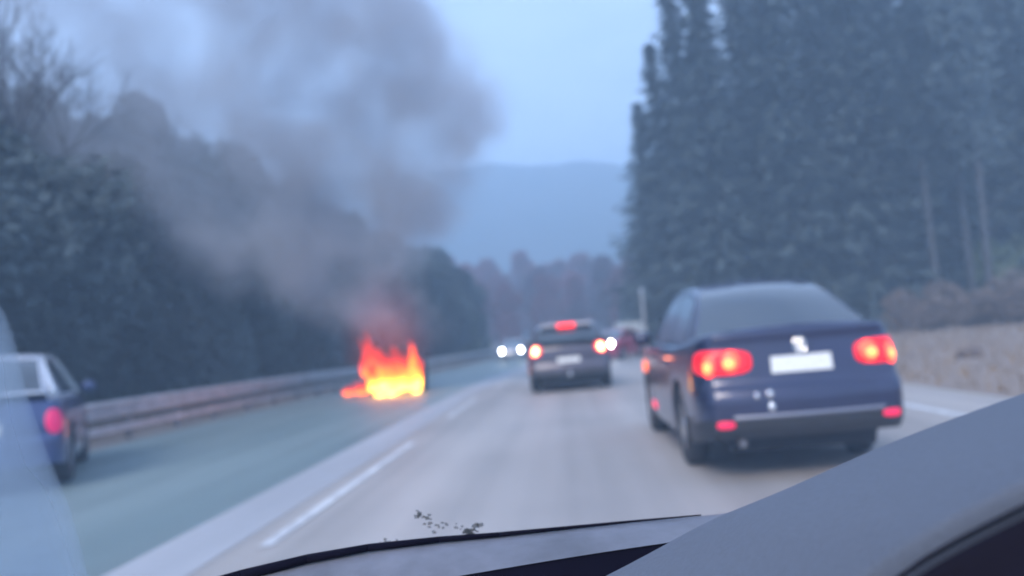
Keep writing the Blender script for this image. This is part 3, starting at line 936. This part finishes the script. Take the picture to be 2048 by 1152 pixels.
# depth: centre drifts away from us with height, thickness grows
ycen = math_('MULTIPLY_ADD', hz, -.28, FY + .9)
yth = math_('MULTIPLY_ADD', hz, .22, 1.0)
dy = math_('DIVIDE', math_('ABSOLUTE', math_('SUBTRACT', sx.outputs['Y'], ycen)), yth)
soft_y = mapr(dy, .6, 1.1, 1, 0)
puff = mapr(n1.outputs['Fac'], .40, .64, .2, 1.35)
big = mapr(n2.outputs['Fac'], .36, .60, .6, 1.1)
# the right-hand column is the thickest part
core = mapr(math_('SUBTRACT', right, sx.outputs['X']), 2.5, 8.0, 1.0, .8)
base = mapr(zz, 1.0, 2.4, 0, 1)
top = mapr(math_('SUBTRACT', zz, math_('MULTIPLY', math_('ADD', sx.outputs['X'], 4.0), .55)), 8.0, 14.5, 1, .3)
den = puff
for q in (big, soft_l, soft_r, soft_y, core, base, top): den = math_('MULTIPLY', den, q)
den = math_('MULTIPLY', den, 1.1)
pv = N(t, 'ShaderNodeVolumePrincipled')
pv.inputs['Color'].default_value = (.64, .66, .71, 1)
pv.inputs['Anisotropy'].default_value = .1
t.links.new(den, pv.inputs['Density'])
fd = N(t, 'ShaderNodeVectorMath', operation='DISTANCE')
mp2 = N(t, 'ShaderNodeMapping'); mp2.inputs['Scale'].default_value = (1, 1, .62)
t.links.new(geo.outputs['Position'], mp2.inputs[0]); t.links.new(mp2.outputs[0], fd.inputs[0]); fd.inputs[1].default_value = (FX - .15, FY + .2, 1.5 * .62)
pv.inputs['Emission Color'].default_value = (1.0, .10, .03, 1)  # firelight on the smoke, put in as red emission
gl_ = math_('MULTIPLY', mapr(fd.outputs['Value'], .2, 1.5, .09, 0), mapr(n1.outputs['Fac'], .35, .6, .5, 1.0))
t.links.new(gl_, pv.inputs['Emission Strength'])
om = N(t, 'ShaderNodeOutputMaterial'); t.links.new(pv.outputs[0], om.inputs['Volume'])
m.cycles.volume_step_rate = 1.0 if hasattr(m.cycles, 'volume_step_rate') else 1.0
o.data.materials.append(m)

# ------------------------------------------------------------------ trees
def conifer_mesh(seed, H=18.0, Rad=3.0, low=0.06):
    rg = random.Random(seed); v = MB()
    z = H * low
    while z < H * .99:
        t = z / H
        rad = Rad * (1 - t) ** .95 * rg.choice((.72, .9, 1.0, 1.12, 1.22)) + .12
        nb = int(9 + 5 * (1 - t))
        a0 = rg.uniform(0, 6.28)
        for b in range(nb):
            a = a0 + 6.283 * b / nb + rg.uniform(-.25, .25)
            ln = rad * rg.uniform(.7, 1.15)
            dx, dy_ = math.cos(a), math.sin(a)
            nq = max(3, int(ln / .2))
            for k in range(nq):
                u0 = (k + .15) / nq * ln
                droop = -.12 * u0 - .05 * u0 * u0 + (0.16 * ln * (k / nq) ** 3)
                c = Vector((dx * u0, dy_ * u0, z + droop + rg.uniform(-.12, .12)))
                w = .19 * (1.15 - .6 * k / nq) * rg.uniform(.7, 1.4)
                side = Vector((-dy_, dx, rg.uniform(-.5, .5))) * w
                fw = Vector((dx, dy_, rg.uniform(-.7, .1))) * .4
                v.quad(c - side, c - side * .3 + fw, c + side * .3 + fw * 1.1, c + side)
        z += H * .018 * rg.uniform(.7, 1.2)
    return v
def bushy_mesh(seed, H=8.0, Rad=2.3, n=2600, low=.05, size=.34, gap=0.0, lobes=9):
    rg = random.Random(seed); v = MB()
    L_ = []
    for k in range(lobes):
        t = (k + .5) / lobes
        rr = Rad * (.55 + .45 * math.sin(math.pi * min(1, t * .8 + .15)))
        a = rg.uniform(0, 6.28); d_ = Rad * .42 * rg.random()
        L_.append((Vector((d_ * math.cos(a), d_ * math.sin(a), H * (low + (1 - low) * t * .9 + .02))), rr * rg.uniform(.5, .75)))
    for k in range(n):
        c, r_ = rg.choice(L_)
        d_ = Vector((rg.gauss(0, 1), rg.gauss(0, 1), rg.gauss(0, 1))).normalized()
        p = c + d_ * r_ * (rg.random() ** .35) * rg.uniform(.9, 1.15)
        if p.z < .1: p.z = .1 + rg.random() * .4
        s_ = size * rg.uniform(.5, 1.3)
        a = Vector((rg.gauss(0, 1), rg.gauss(0, 1), rg.gauss(0, 1))).normalized()
        b = a.orthogonal().normalized()
        v.quad(p - a * s_, p - b * s_ * .5, p + a * s_, p + b * s_ * .5)
    return v
def bare_mesh(seed, H=11.0, depth=6, spread=.5):
    rg = random.Random(seed); v = MB()
    def br(p, d_, ln, r_, dep):
        q = p
        segs = 2
        for k in range(segs):
            nd = (d_ + Vector((rg.gauss(0, .12), rg.gauss(0, .12), .03))).normalized()
            e = q + nd * ln / segs
            v.tube(q, e, r_ * (1 - .2 * k), r_ * (1 - .2 * (k + 1)), 4 if dep < 5 else 6)
            q, d_ = e, nd
        if dep <= 0: return
        for k in range(rg.choice((2, 3, 3))):
            ax = Vector((rg.gauss(0, 1), rg.gauss(0, 1), rg.gauss(0, .4))).normalized()
            nd = (d_ + ax * spread * rg.uniform(.7, 1.5) + Vector((0, 0, .12))).normalized()
            br(q, nd, ln * rg.uniform(.6, .85), r_ * .62, dep - 1)
    br(Vector((0, 0, -.2)), Vector((0, 0, 1)), H * .30, H * .014, depth)
    return v
def trunk_mesh(H, r_, lean=0.0, seed=0):
    rg = random.Random(seed); v = MB(); p = Vector((0, 0, -.3)); n = 7
    for k in range(n):
        e = Vector((rg.uniform(-.05, .05) + lean * (k + 1) / n, rg.uniform(-.05, .05), -.3 + (H + .3) * (k + 1) / n))
        v.tube(p, e, r_ * (1 - k / n * .85), r_ * (1 - (k + 1) / n * .85), 8); p = e
    # a few limbs
    for k in range(8):
        z = H * (.25 + .08 * k); a = rg.uniform(0, 6.28)
        v.tube((0, 0, z), (math.cos(a) * H * .07, math.sin(a) * H * .07, z + H * .04), r_ * .3, r_ * .08, 5)
    return v
M['needles'] = mat('dark_needles', (.055, .078, .075), .85, color2=(.085, .11, .11), noise_amt=0, noise_scale=.9)
M['leaves'] = mat('dark_foliage', (.052, .075, .08), .85, color2=(.075, .10, .105), noise_amt=0, noise_scale=.7)
M['olive'] = mat('olive_foliage', (.06, .09, .05), .8, color2=(.10, .13, .07), noise_scale=.7)
M['russet'] = mat('russet_twigs', (.15, .045, .06), .9, color2=(.19, .075, .09), noise_scale=.25)
M['bark'] = mat('bark', (.09, .075, .07), .9, noise_amt=.4, noise_scale=5, bump=.5)
M['birch'] = mat('pale_bark', (.07, .07, .075), .8, noise_amt=.35, noise_scale=5)
M['twigs'] = mat('grey_twigs', (.06, .055, .06), .9, noise_amt=.3, noise_scale=3)

def proto(kind, seed):
    if kind == 'spruce':
        H = 18
        return (conifer_mesh(seed, H, 3.9), 'crown', M['needles'], trunk_mesh(H * .97, .24, 0, seed), M['bark'])
    if kind == 'evergreen':
        return (bushy_mesh(seed, 8.0, 2.4, 9000, size=.165), 'crown', M['leaves'], trunk_mesh(7, .14, 0, seed), M['bark'])
    if kind == 'russet':
        return (bushy_mesh(seed, 14.0, 3.6, 3200, low=.12, size=.42), 'crown', M['russet'], trunk_mesh(12, .2, 0, seed), M['twigs'])
    if kind == 'bush':
        return (bushy_mesh(seed, 4.0, 2.0, 1500, low=.02, size=.28, lobes=6), 'crown', M['olive'], trunk_mesh(2.4, .07, 0, seed), M['bark'])
    if kind == 'dry':
        return (bushy_mesh(seed, 3.4, 2.2, 1500, low=.02, size=.2, lobes=6), 'crown', M['dry'], trunk_mesh(2.0, .05, 0, seed), M['bark'])
    if kind == 'bare':
        return (bare_mesh(seed, 11, 6), 'crown', M['twigs'], trunk_mesh(4.0, .16, 0, seed), M['bark'])
    if kind == 'birch':
        return (bushy_mesh(seed, 16.0, 2.2, 1500, low=.45, size=.3), 'crown', M['leaves'], trunk_mesh(15, .19, .3, seed), M['birch'])
PRO = {}
def get_proto(kind, k):
    key = (kind, k)
    if key not in PRO:
        a, n_, ma, b, mb_ = proto(kind, 11 + k * 7)
        res = []
        for q, mm in ((a, ma), (b, mb_)):
            me = bpy.data.meshes.new(kind + '_mesh'); me.from_pydata(q.v, [], q.f); me.materials.append(mm); me.update(); res.append(me)
        PRO[key] = res
    return PRO[key]
NAMES = {'spruce': 'spruce_tree', 'evergreen': 'evergreen_tree', 'russet': 'russet_tree', 'bush': 'shrub', 'dry': 'dry_shrub', 'bare': 'bare_tree', 'birch': 'birch_tree'}
def plant(kind, k, x, y, s=1.0, sz=None, label=None, group=None, rz=None, cat='tree'):
    a, b = get_proto(kind, k)
    e = empty(NAMES[kind], (x, y, ground_z(x, y) - .05), rz if rz is not None else random.uniform(0, 6.28))
    e.scale = (s, s, sz or s)
    for nm, me in (('crown', a), ('trunk', b)):
        o = bpy.data.objects.new(nm, me); col.objects.link(o); o.parent = e
    tag(e, label, cat, group)
    return e
rt = random.Random(21)
# left rows behind the guardrail
y = 9.0
while y < 78:
    for row, dx in enumerate((0, 2.6, 5.6)):
        yy = y + rt.uniform(-.5, .5) + row * .9
        x = -12.3 - dx + shift(yy) + rt.uniform(-.4, .4)
        h = rt.uniform(.86, 1.04) * (1.0 if row else .82) * (1 + (-.04 + .38 * min(1, max(0, (y - 16) / 12))) * (1 if y < 50 else .7))
        lab = ('dark evergreen tree in the front row behind the guardrail', 'dark evergreen tree in the middle row of the left woods', 'dark evergreen tree in the back row of the left woods')[row]
        plant('evergreen', rt.randrange(3), x, yy, 1.0 * rt.uniform(.9, 1.1), h * 1.03, lab, 'evergreen trees behind the guardrail, row %d' % (row + 1))
    y += 2.7
# bare trees poking out above at the far left
for i, (px, yy, s) in enumerate(((20, 22, 1.06), (110, 24, .98), (195, 27, .86), (-60, 22, 1.1), (270, 33, .78))):
    plant('bare', i % 2, xy(px, yy) - .2, yy, s, s, ['tallest bare tree rising over the left woods at the picture edge', 'second bare tree from the left above the evergreens', 'low bare tree showing through thin smoke on the left', 'bare tree just outside the left edge of the woods', 'smallest bare tree, half lost in the smoke'][i])
# tall spruces on the right
spr = [(1316, 62, 1.02), (1352, 52, .98), (1400, 50, 1.06), (1460, 56, 1.15), (1450, 45, 1.0), (1525, 50, 1.12), (1590, 46, 1.1), (1600, 56, 1.25), (1660, 50, 1.2), (1735, 47, 1.15), (1740, 58, 1.3), (1800, 52, 1.2), (1870, 58, 1.35), (1905, 50, 1.22), (1990, 55, 1.35), (2050, 50, 1.25), (2130, 54, 1.35), (2220, 52, 1.3), (1700, 68, 1.5), (1820, 70, 1.5), (1950, 70, 1.55), (1560, 68, 1.45), (2080, 72, 1.55)]
for i, (px, yy, s) in enumerate(spr):
    edge = i < 2
    row_ = 'front' if yy < 51 else 'middle' if yy < 60 else 'back'
    lab = ('far spruce whose ragged crown forms the left edge of the right hand woods' if i == 0 else 'spruce just right of the ragged edge of the woods, nearest the road') if edge else 'tall dark spruce in the %s row of the dense woods behind the blue saloon' % row_
    plant('spruce', i % 3, xy(px, yy), yy, s, s * (.98 if i == 0 else 1.08 if i == 1 else 1.22), lab, None if edge else 'tall spruces in the right hand woods, %s row' % row_)
for i, (px, yy, s) in enumerate(((1292, 74, .55), (1262, 88, .42), (1250, 100, .36))):
    plant('spruce', i, xy(px, yy), yy, s, s, ['small spruce below the ragged edge of the right woods', 'smaller spruce at the foot of the woods beyond the pole', 'smallest spruce at the left foot of the right woods'][i])
for i, (px, yy) in enumerate(((1862, 44), (1958, 42), (1925, 45))):
    plant('birch', i % 2, xy(px, yy), yy, 1.0, 1.05, ['pale trunked birch in front of the right woods, left of three', 'pale trunked birch in front of the right woods, near the picture edge', 'pale trunked birch between two others in front of the right woods'][i])
for i in range(14):                           # undergrowth closing the foot of the right woods
    px = 1440 + i * 58; yy = 46 + (i * 37 % 9)
    plant('bush', i % 2, xy(px, yy), yy, .9, 1.0, 'dark low shrub at the foot of the right hand spruces', 'shrubs at the foot of the right woods', cat='shrub')
M['dry'] = mat('dry_brown_twigs', (.13, .095, .08), .9, color2=(.20, .15, .12), noise_scale=1.5)
for i, (px, yy, s_) in enumerate(((1800, 40, .5), (1848, 37, .38), (1893, 41, .55), (1935, 36, .42), (1972, 40, .6), (2012, 35, .45), (2052, 38, .55))):
    e = plant('dry', i % 2, xy(px, yy), yy, s_ * 1.3, s_, 'low dry brown shrub on top of the right bank below the spruces', 'dry shrubs on the right bank', cat='shrub')
# far russet woods across the bend
k = 0
for yy, n_, x0, x1, s in ((104, 12, -32, 15, .62), (122, 15, -50, 22, .84), (146, 18, -60, 40, 1.12)):
    for i in range(n_):
        x = x0 + (x1 - x0) * i / (n_ - 1) + rt.uniform(-1, 1)
        plant('russet', k % 3, x, yy + rt.uniform(-3, 3), s * rt.uniform(.9, 1.15), s * rt.uniform(.9, 1.1), 'russet leafless tree in the %s row of the far woods' % {104: 'front', 122: 'middle', 146: 'back'}[yy], 'russet trees in the far woods, %s row' % {104: 'front', 122: 'middle', 146: 'back'}[yy]); k += 1
for i, (px, yy, s) in enumerate(((925, 70, 1.1), (960, 78, .8), (885, 74, 1.2), (860, 66, .9))):
    plant('bush', i % 2, xy(px, yy), yy, s, s * 1.25, ['olive green shrub standing right of the fire beyond the guardrail', 'lower olive shrub near the silver oncoming car', 'olive green shrub just behind the bend of the guardrail', 'low olive shrub between the fire and the bend'][i], cat='shrub')
# a dark stone on the right verge
bm = bmesh.new(); bmesh.ops.create_icosphere(bm, subdivisions=3, radius=1)
for q in bm.verts: q.co = Vector((q.co.x * .28, q.co.y * .2, q.co.z * .15)) * (1 + .25 * noise.noise(q.co * 1.7))
me = bpy.data.meshes.new('stone'); bm.to_mesh(me); bm.free(); me.materials.append(mat('brown_stone', (.12, .09, .08), .9, noise_amt=.4, noise_scale=9))
o = bpy.data.objects.new('stone', me); col.objects.link(o); o.location = (xy(1908, 18.5), 18.5, ground_z(xy(1908, 18.5), 18.5) + .06)
tag(o, 'small dark brown stone lying on the dry right verge', 'stone')
# dry grass on the verges
mb = MB(); rg = random.Random(3)
for k in range(26000):
    if k % 3:
        yy = 6 + 60 * rg.random() ** 1.3; x = shift(yy) + 5.6 + rg.random() ** 1.2 * 26
    else:
        yy = 7 + 60 * rg.random() ** 1.3; x = shift(yy) - 9.3 - rg.random() * 3
    z = ground_z(x, yy) - .02
    h = rg.uniform(.05, .2); a = rg.uniform(0, 3.14); w = rg.uniform(.01, .04)
    dx, dy_ = math.cos(a) * w, math.sin(a) * w
    i = len(mb.v)
    mb.v += [(x - dx, yy - dy_, z), (x + dx, yy + dy_, z), (x + rg.uniform(-.08, .08), yy + rg.uniform(-.08, .08), z + h)]
    mb.f.append((i, i + 1, i + 2))
tag(mb.build('grass', M['grass']), 'dry pale grass on both verges of the road', 'grass', kind='stuff')

# ------------------------------------------------------------------ the car one sits in
cab = empty('car_cabin', (0, .3, 0))
tag(cab, 'grey dashboard and windscreen of the car the view is taken from', 'car interior')
def loft(name, rows, m, close=True, sub=2):
    """rows of points -> smooth skin; every row has the same length"""
    n_ = len(rows[0]); v = [p - Vector(cab.location) for r_ in rows for p in r_]; f = []
    for j in range(len(rows) - 1):
        for i in range(n_ - 1):
            a = j * n_ + i
            f.append((a, a + 1, a + n_ + 1, a + n_))
    o = mesh_obj(name, v, f, m, cab, smooth=True)
    if sub:
        s_ = o.modifiers.new('sub', 'SUBSURF'); s_.levels = sub; s_.render_levels = sub
    return o
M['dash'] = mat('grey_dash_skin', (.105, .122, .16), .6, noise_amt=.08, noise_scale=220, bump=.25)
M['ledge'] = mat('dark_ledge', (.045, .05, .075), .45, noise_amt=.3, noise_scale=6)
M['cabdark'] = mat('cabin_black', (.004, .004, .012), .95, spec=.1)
crest = [(1000, 1262), (1120, 1192), (1200, 1152), (1320, 1090), (1420, 1032), (1550, 985), (1700, 915), (1860, 848), (2048, 782), (2260, 705), (2500, 630)]
seam = [(a - 34, b - 20) for a, b in [(1420, 1420), (1540, 1330), (1640, 1262), (1710, 1210), (1790, 1150), (1860, 1098), (1950, 1048), (2040, 1002), (2140, 955), (2300, 880), (2560, 790)]]
def pts(pl, dist, lift=0.0):
    r_ = []
    for i, (a, b) in enumerate(pl):
        dd = dist[0] + (dist[1] - dist[0]) * i / (len(pl) - 1)
        r_.append(P(a, b, dd) + Vector((0, 0, lift)))
    return r_
c0 = pts(crest, (.95, .62)); s0 = pts(seam, (.62, .42))
def lerp_rows(a, b, t, bulge):
    r_ = []
    for p, q in zip(a, b):
        w = p.lerp(q, t); r_.append(w + Vector((0, 0, bulge * math.sin(math.pi * t))))
    return r_
rows = []
down = Vector((0, .10, -.25))
rows.append([p + Vector((.0, .26, -.30)) for p in c0])
rows.append([p + Vector((0, .10, -.06)) for p in c0])
rows.append([p + Vector((0, .03, -.008)) for p in c0])
for t_ in (0.06, .25, .45, .65, .85, .97): rows.append(lerp_rows(c0, s0, t_, .006))
rows.append(s0)
rows.append([p + Vector((0, .006, -.02)) for p in s0])
loft('dashboard', rows, M['dash'])
g0 = [p + Vector((0, .004, -.004)) for p in s0]; 
seam2 = [(a + 38, b + 32) for a, b in seam]
s2 = pts(seam2, (.60, .405))
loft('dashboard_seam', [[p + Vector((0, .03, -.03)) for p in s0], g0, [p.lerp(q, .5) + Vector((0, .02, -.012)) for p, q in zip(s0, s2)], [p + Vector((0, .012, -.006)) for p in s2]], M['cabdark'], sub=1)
seam3 = [(a + 420, b + 420) for a, b in seam]
s3 = pts(seam3, (.5, .34))
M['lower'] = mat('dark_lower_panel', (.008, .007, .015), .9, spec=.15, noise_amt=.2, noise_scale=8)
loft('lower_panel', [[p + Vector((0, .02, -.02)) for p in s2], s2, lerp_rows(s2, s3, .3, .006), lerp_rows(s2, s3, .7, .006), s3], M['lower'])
# ledge below the glass: rounded dark lip with a lighter top
lt = [(200, 1240), (360, 1188), (490, 1149), (620, 1117), (740, 1095), (880, 1079), (1000, 1069), (1130, 1056), (1260, 1043), (1400, 1030), (1560, 1014), (1750, 995)]
lm = [(200, 1330), (360, 1290), (490, 1252), (620, 1218), (740, 1190), (880, 1158), (1000, 1138), (1130, 1116), (1260, 1096), (1400, 1076), (1560, 1060), (1750, 1040)]
a0 = pts(lt, (1.12, 1.22)); a1 = pts(lm, (1.02, 1.12))
M['ledge_top'] = mat('grey_ledge_top', (.13, .135, .165), .5, noise_amt=.3, noise_scale=7)
loft('windscreen_ledge', [[p + Vector((0, .12, -.12)) for p in a0], [p + Vector((0, .02, -.006)) for p in a0], a0, lerp_rows(a0, a1, .5, .004), a1], M['ledge_top'])
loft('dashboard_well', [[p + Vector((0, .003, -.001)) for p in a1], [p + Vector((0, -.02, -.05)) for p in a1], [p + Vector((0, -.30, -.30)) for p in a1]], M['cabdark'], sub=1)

mb = MB(); sl = [p - Vector(cab.location) + Vector((0, -.01, .002)) for p in a0[:10]]
for k, (p, q) in enumerate(zip(sl, sl[1:])): mb.tube(p, q, .009 - k * .0009, .009 - (k + 1) * .0009, 8)
mb.build('edge_seal', M['cabdark'], cab, smooth=True)
# windscreen: a raked slab whose dusty, tinted body scatters daylight (a veil over everything outside)
wm = bpy.data.materials.new('dusty_glass'); wm.use_nodes = True; t = wm.node_tree; t.nodes.clear()
pv = N(t, 'ShaderNodeVolumePrincipled'); pv.inputs['Color'].default_value = (.50, .72, 1.0, 1); pv.inputs['Density'].default_value = 6.5; pv.inputs['Anisotropy'].default_value = .35
om = N(t, 'ShaderNodeOutputMaterial'); t.links.new(pv.outputs[0], om.inputs['Volume'])
gb, gt = Vector((0, 1.42, .78)), Vector((0, .72, 1.72))
gdir = (gt - gb).normalized(); gn = Vector((0, gdir.z, -gdir.y)).normalized()
v = []
nx_ = 10
for side_ in (0, .007):
    for (p, hw) in ((gb, .85), (gt, .68)):
        for i in range(nx_ + 1):
            u = -1 + 2 * i / nx_
            v.append(p + Vector((u * hw, -.12 * u * u, 0)) + gn * side_ - Vector(cab.location))
f = []
n_ = nx_ + 1
def id_(s_, r_, i): return s_ * 2 * n_ + r_ * n_ + i
for i in range(nx_):
    f.append((id_(0,0,i), id_(0,1,i), id_(0,1,i+1), id_(0,0,i+1)))
    f.append((id_(1,0,i), id_(1,0,i+1), id_(1,1,i+1), id_(1,1,i)))
    f.append((id_(0,0,i), id_(0,0,i+1), id_(1,0,i+1), id_(1,0,i)))
    f.append((id_(0,1,i), id_(1,1,i), id_(1,1,i+1), id_(0,1,i+1)))
f.append((id_(0,0,0), id_(1,0,0), id_(1,1,0), id_(0,1,0)))
f.append((id_(0,0,nx_), id_(0,1,nx_), id_(1,1,nx_), id_(1,0,nx_)))
o = mesh_obj('windscreen', v, f, wm, cab)
bm = bmesh.new(); bm.from_mesh(o.data); bmesh.ops.recalc_face_normals(bm, faces=bm.faces); bm.to_mesh(o.data); bm.free()

def glass_hit(px, py, off=-.004):
    r_ = ray(px, py); best = None
    # plane of the glass, with its sideways curve
    tt = (gb - CAM).dot(gn) / r_.dot(gn)
    for _ in range(4):
        p = CAM + r_ * tt
        u = p.x / .78
        q = gb + Vector((0, -.12 * u * u, 0))
        tt = (q - CAM).dot(gn) / r_.dot(gn)
    return CAM + r_ * tt + gn * off
# translucent film on the left edge of the glass
fm = bpy.data.materials.new('milky_reflection'); fm.use_nodes = True; t = fm.node_tree; t.nodes.clear()
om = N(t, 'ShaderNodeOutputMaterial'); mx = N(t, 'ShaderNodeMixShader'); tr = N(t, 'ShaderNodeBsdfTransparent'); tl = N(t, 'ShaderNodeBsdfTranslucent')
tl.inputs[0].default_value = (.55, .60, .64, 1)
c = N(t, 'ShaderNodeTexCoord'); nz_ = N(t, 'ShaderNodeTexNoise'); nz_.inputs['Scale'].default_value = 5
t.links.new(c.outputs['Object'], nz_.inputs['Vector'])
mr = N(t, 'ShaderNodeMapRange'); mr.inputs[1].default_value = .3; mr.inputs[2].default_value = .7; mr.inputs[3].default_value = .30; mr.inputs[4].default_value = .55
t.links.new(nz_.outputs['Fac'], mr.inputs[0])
at = N(t, 'ShaderNodeAttribute'); at.attribute_name = 'edge_fade'
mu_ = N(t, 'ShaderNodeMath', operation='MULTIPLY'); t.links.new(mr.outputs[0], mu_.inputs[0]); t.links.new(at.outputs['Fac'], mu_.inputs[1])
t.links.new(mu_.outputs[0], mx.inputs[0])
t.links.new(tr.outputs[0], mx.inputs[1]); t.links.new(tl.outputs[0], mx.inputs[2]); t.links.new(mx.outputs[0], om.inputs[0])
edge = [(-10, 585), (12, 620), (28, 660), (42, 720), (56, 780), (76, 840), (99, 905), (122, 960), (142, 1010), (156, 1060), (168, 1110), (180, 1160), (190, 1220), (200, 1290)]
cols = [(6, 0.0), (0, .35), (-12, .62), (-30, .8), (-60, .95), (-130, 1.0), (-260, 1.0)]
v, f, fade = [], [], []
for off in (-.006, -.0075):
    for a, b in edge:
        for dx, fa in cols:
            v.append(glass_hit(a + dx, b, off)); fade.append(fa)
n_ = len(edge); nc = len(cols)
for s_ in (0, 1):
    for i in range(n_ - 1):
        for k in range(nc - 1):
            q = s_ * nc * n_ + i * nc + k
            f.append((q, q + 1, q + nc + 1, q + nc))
reflection = mesh_obj('reflection_sheet', v, f, fm)  # pale windscreen reflection, built as a translucent sheet with faded edge
at_ = reflection.data.attributes.new('edge_fade', 'FLOAT', 'POINT'); at_.data.foreach_set('value', fade)
tag(reflection, 'milky see-through film along the left edge of the windscreen', 'reflection')
# dirt flecks on the glass above the ledge
rg = random.Random(9)
dm = bpy.data.materials.new('glass_dirt'); dm.use_nodes = True; t = dm.node_tree
b = t.nodes['Principled BSDF']; b.inputs['Base Color'].default_value = (.10, .115, .12, 1); b.inputs['Roughness'].default_value = .9; b.inputs['Alpha'].default_value = .42
mb = MB()
def blot(px, py, r_, n=9):
    c = glass_hit(px, py)
    ex = (glass_hit(px + 10, py) - c).normalized(); ey = (glass_hit(px, py - 10) - c).normalized()
    i = len(mb.v)
    rad = [r_ * rg.uniform(.5, 1.25) for _ in range(n)]
    for dz in (0, .0012):
        mb.v.append(tuple(c - gn * dz))
        for k in range(n):
            a = 6.283 * k / n
            mb.v.append(tuple(c + (ex * math.cos(a) + ey * math.sin(a)) * rad[k] / FPX * (c - CAM).length - gn * dz * .4))
    for s_ in (0, n + 1):
        for k in range(n): mb.f.append((i + s_, i + s_ + 1 + k, i + s_ + 1 + (k + 1) % n))
for (cx, cy, sx_, sy_, n_, rr) in ((845, 1030, 24, 9, 16, 5), (940, 1058, 16, 16, 22, 6.5), (780, 1080, 20, 16, 8, 5.5), (885, 1050, 40, 12, 12, 4)):
    for k in range(n_): blot(cx + rg.gauss(0, sx_ * .6), cy + rg.gauss(0, sy_ * .6), rr * rg.uniform(.5, 1.3))
tag(mb.build('dirt_specks', dm), 'dark dirt specks stuck on the windscreen above the ledge', 'dirt', kind='stuff')

# ------------------------------------------------------------------ haze
o = MB().box(-1600, 1600, -60, 600, -8, 112).build('haze', None)
tag(o, 'thin blue evening haze', 'haze', kind='stuff')
m = bpy.data.materials.new('haze'); m.use_nodes = True; t = m.node_tree; t.nodes.clear()
pv = N(t, 'ShaderNodeVolumePrincipled'); pv.inputs['Color'].default_value = (.62, .82, 1.0, 1); pv.inputs['Density'].default_value = .0042; pv.inputs['Anisotropy'].default_value = .2
om = N(t, 'ShaderNodeOutputMaterial'); t.links.new(pv.outputs[0], om.inputs['Volume'])
o.data.materials.append(m)
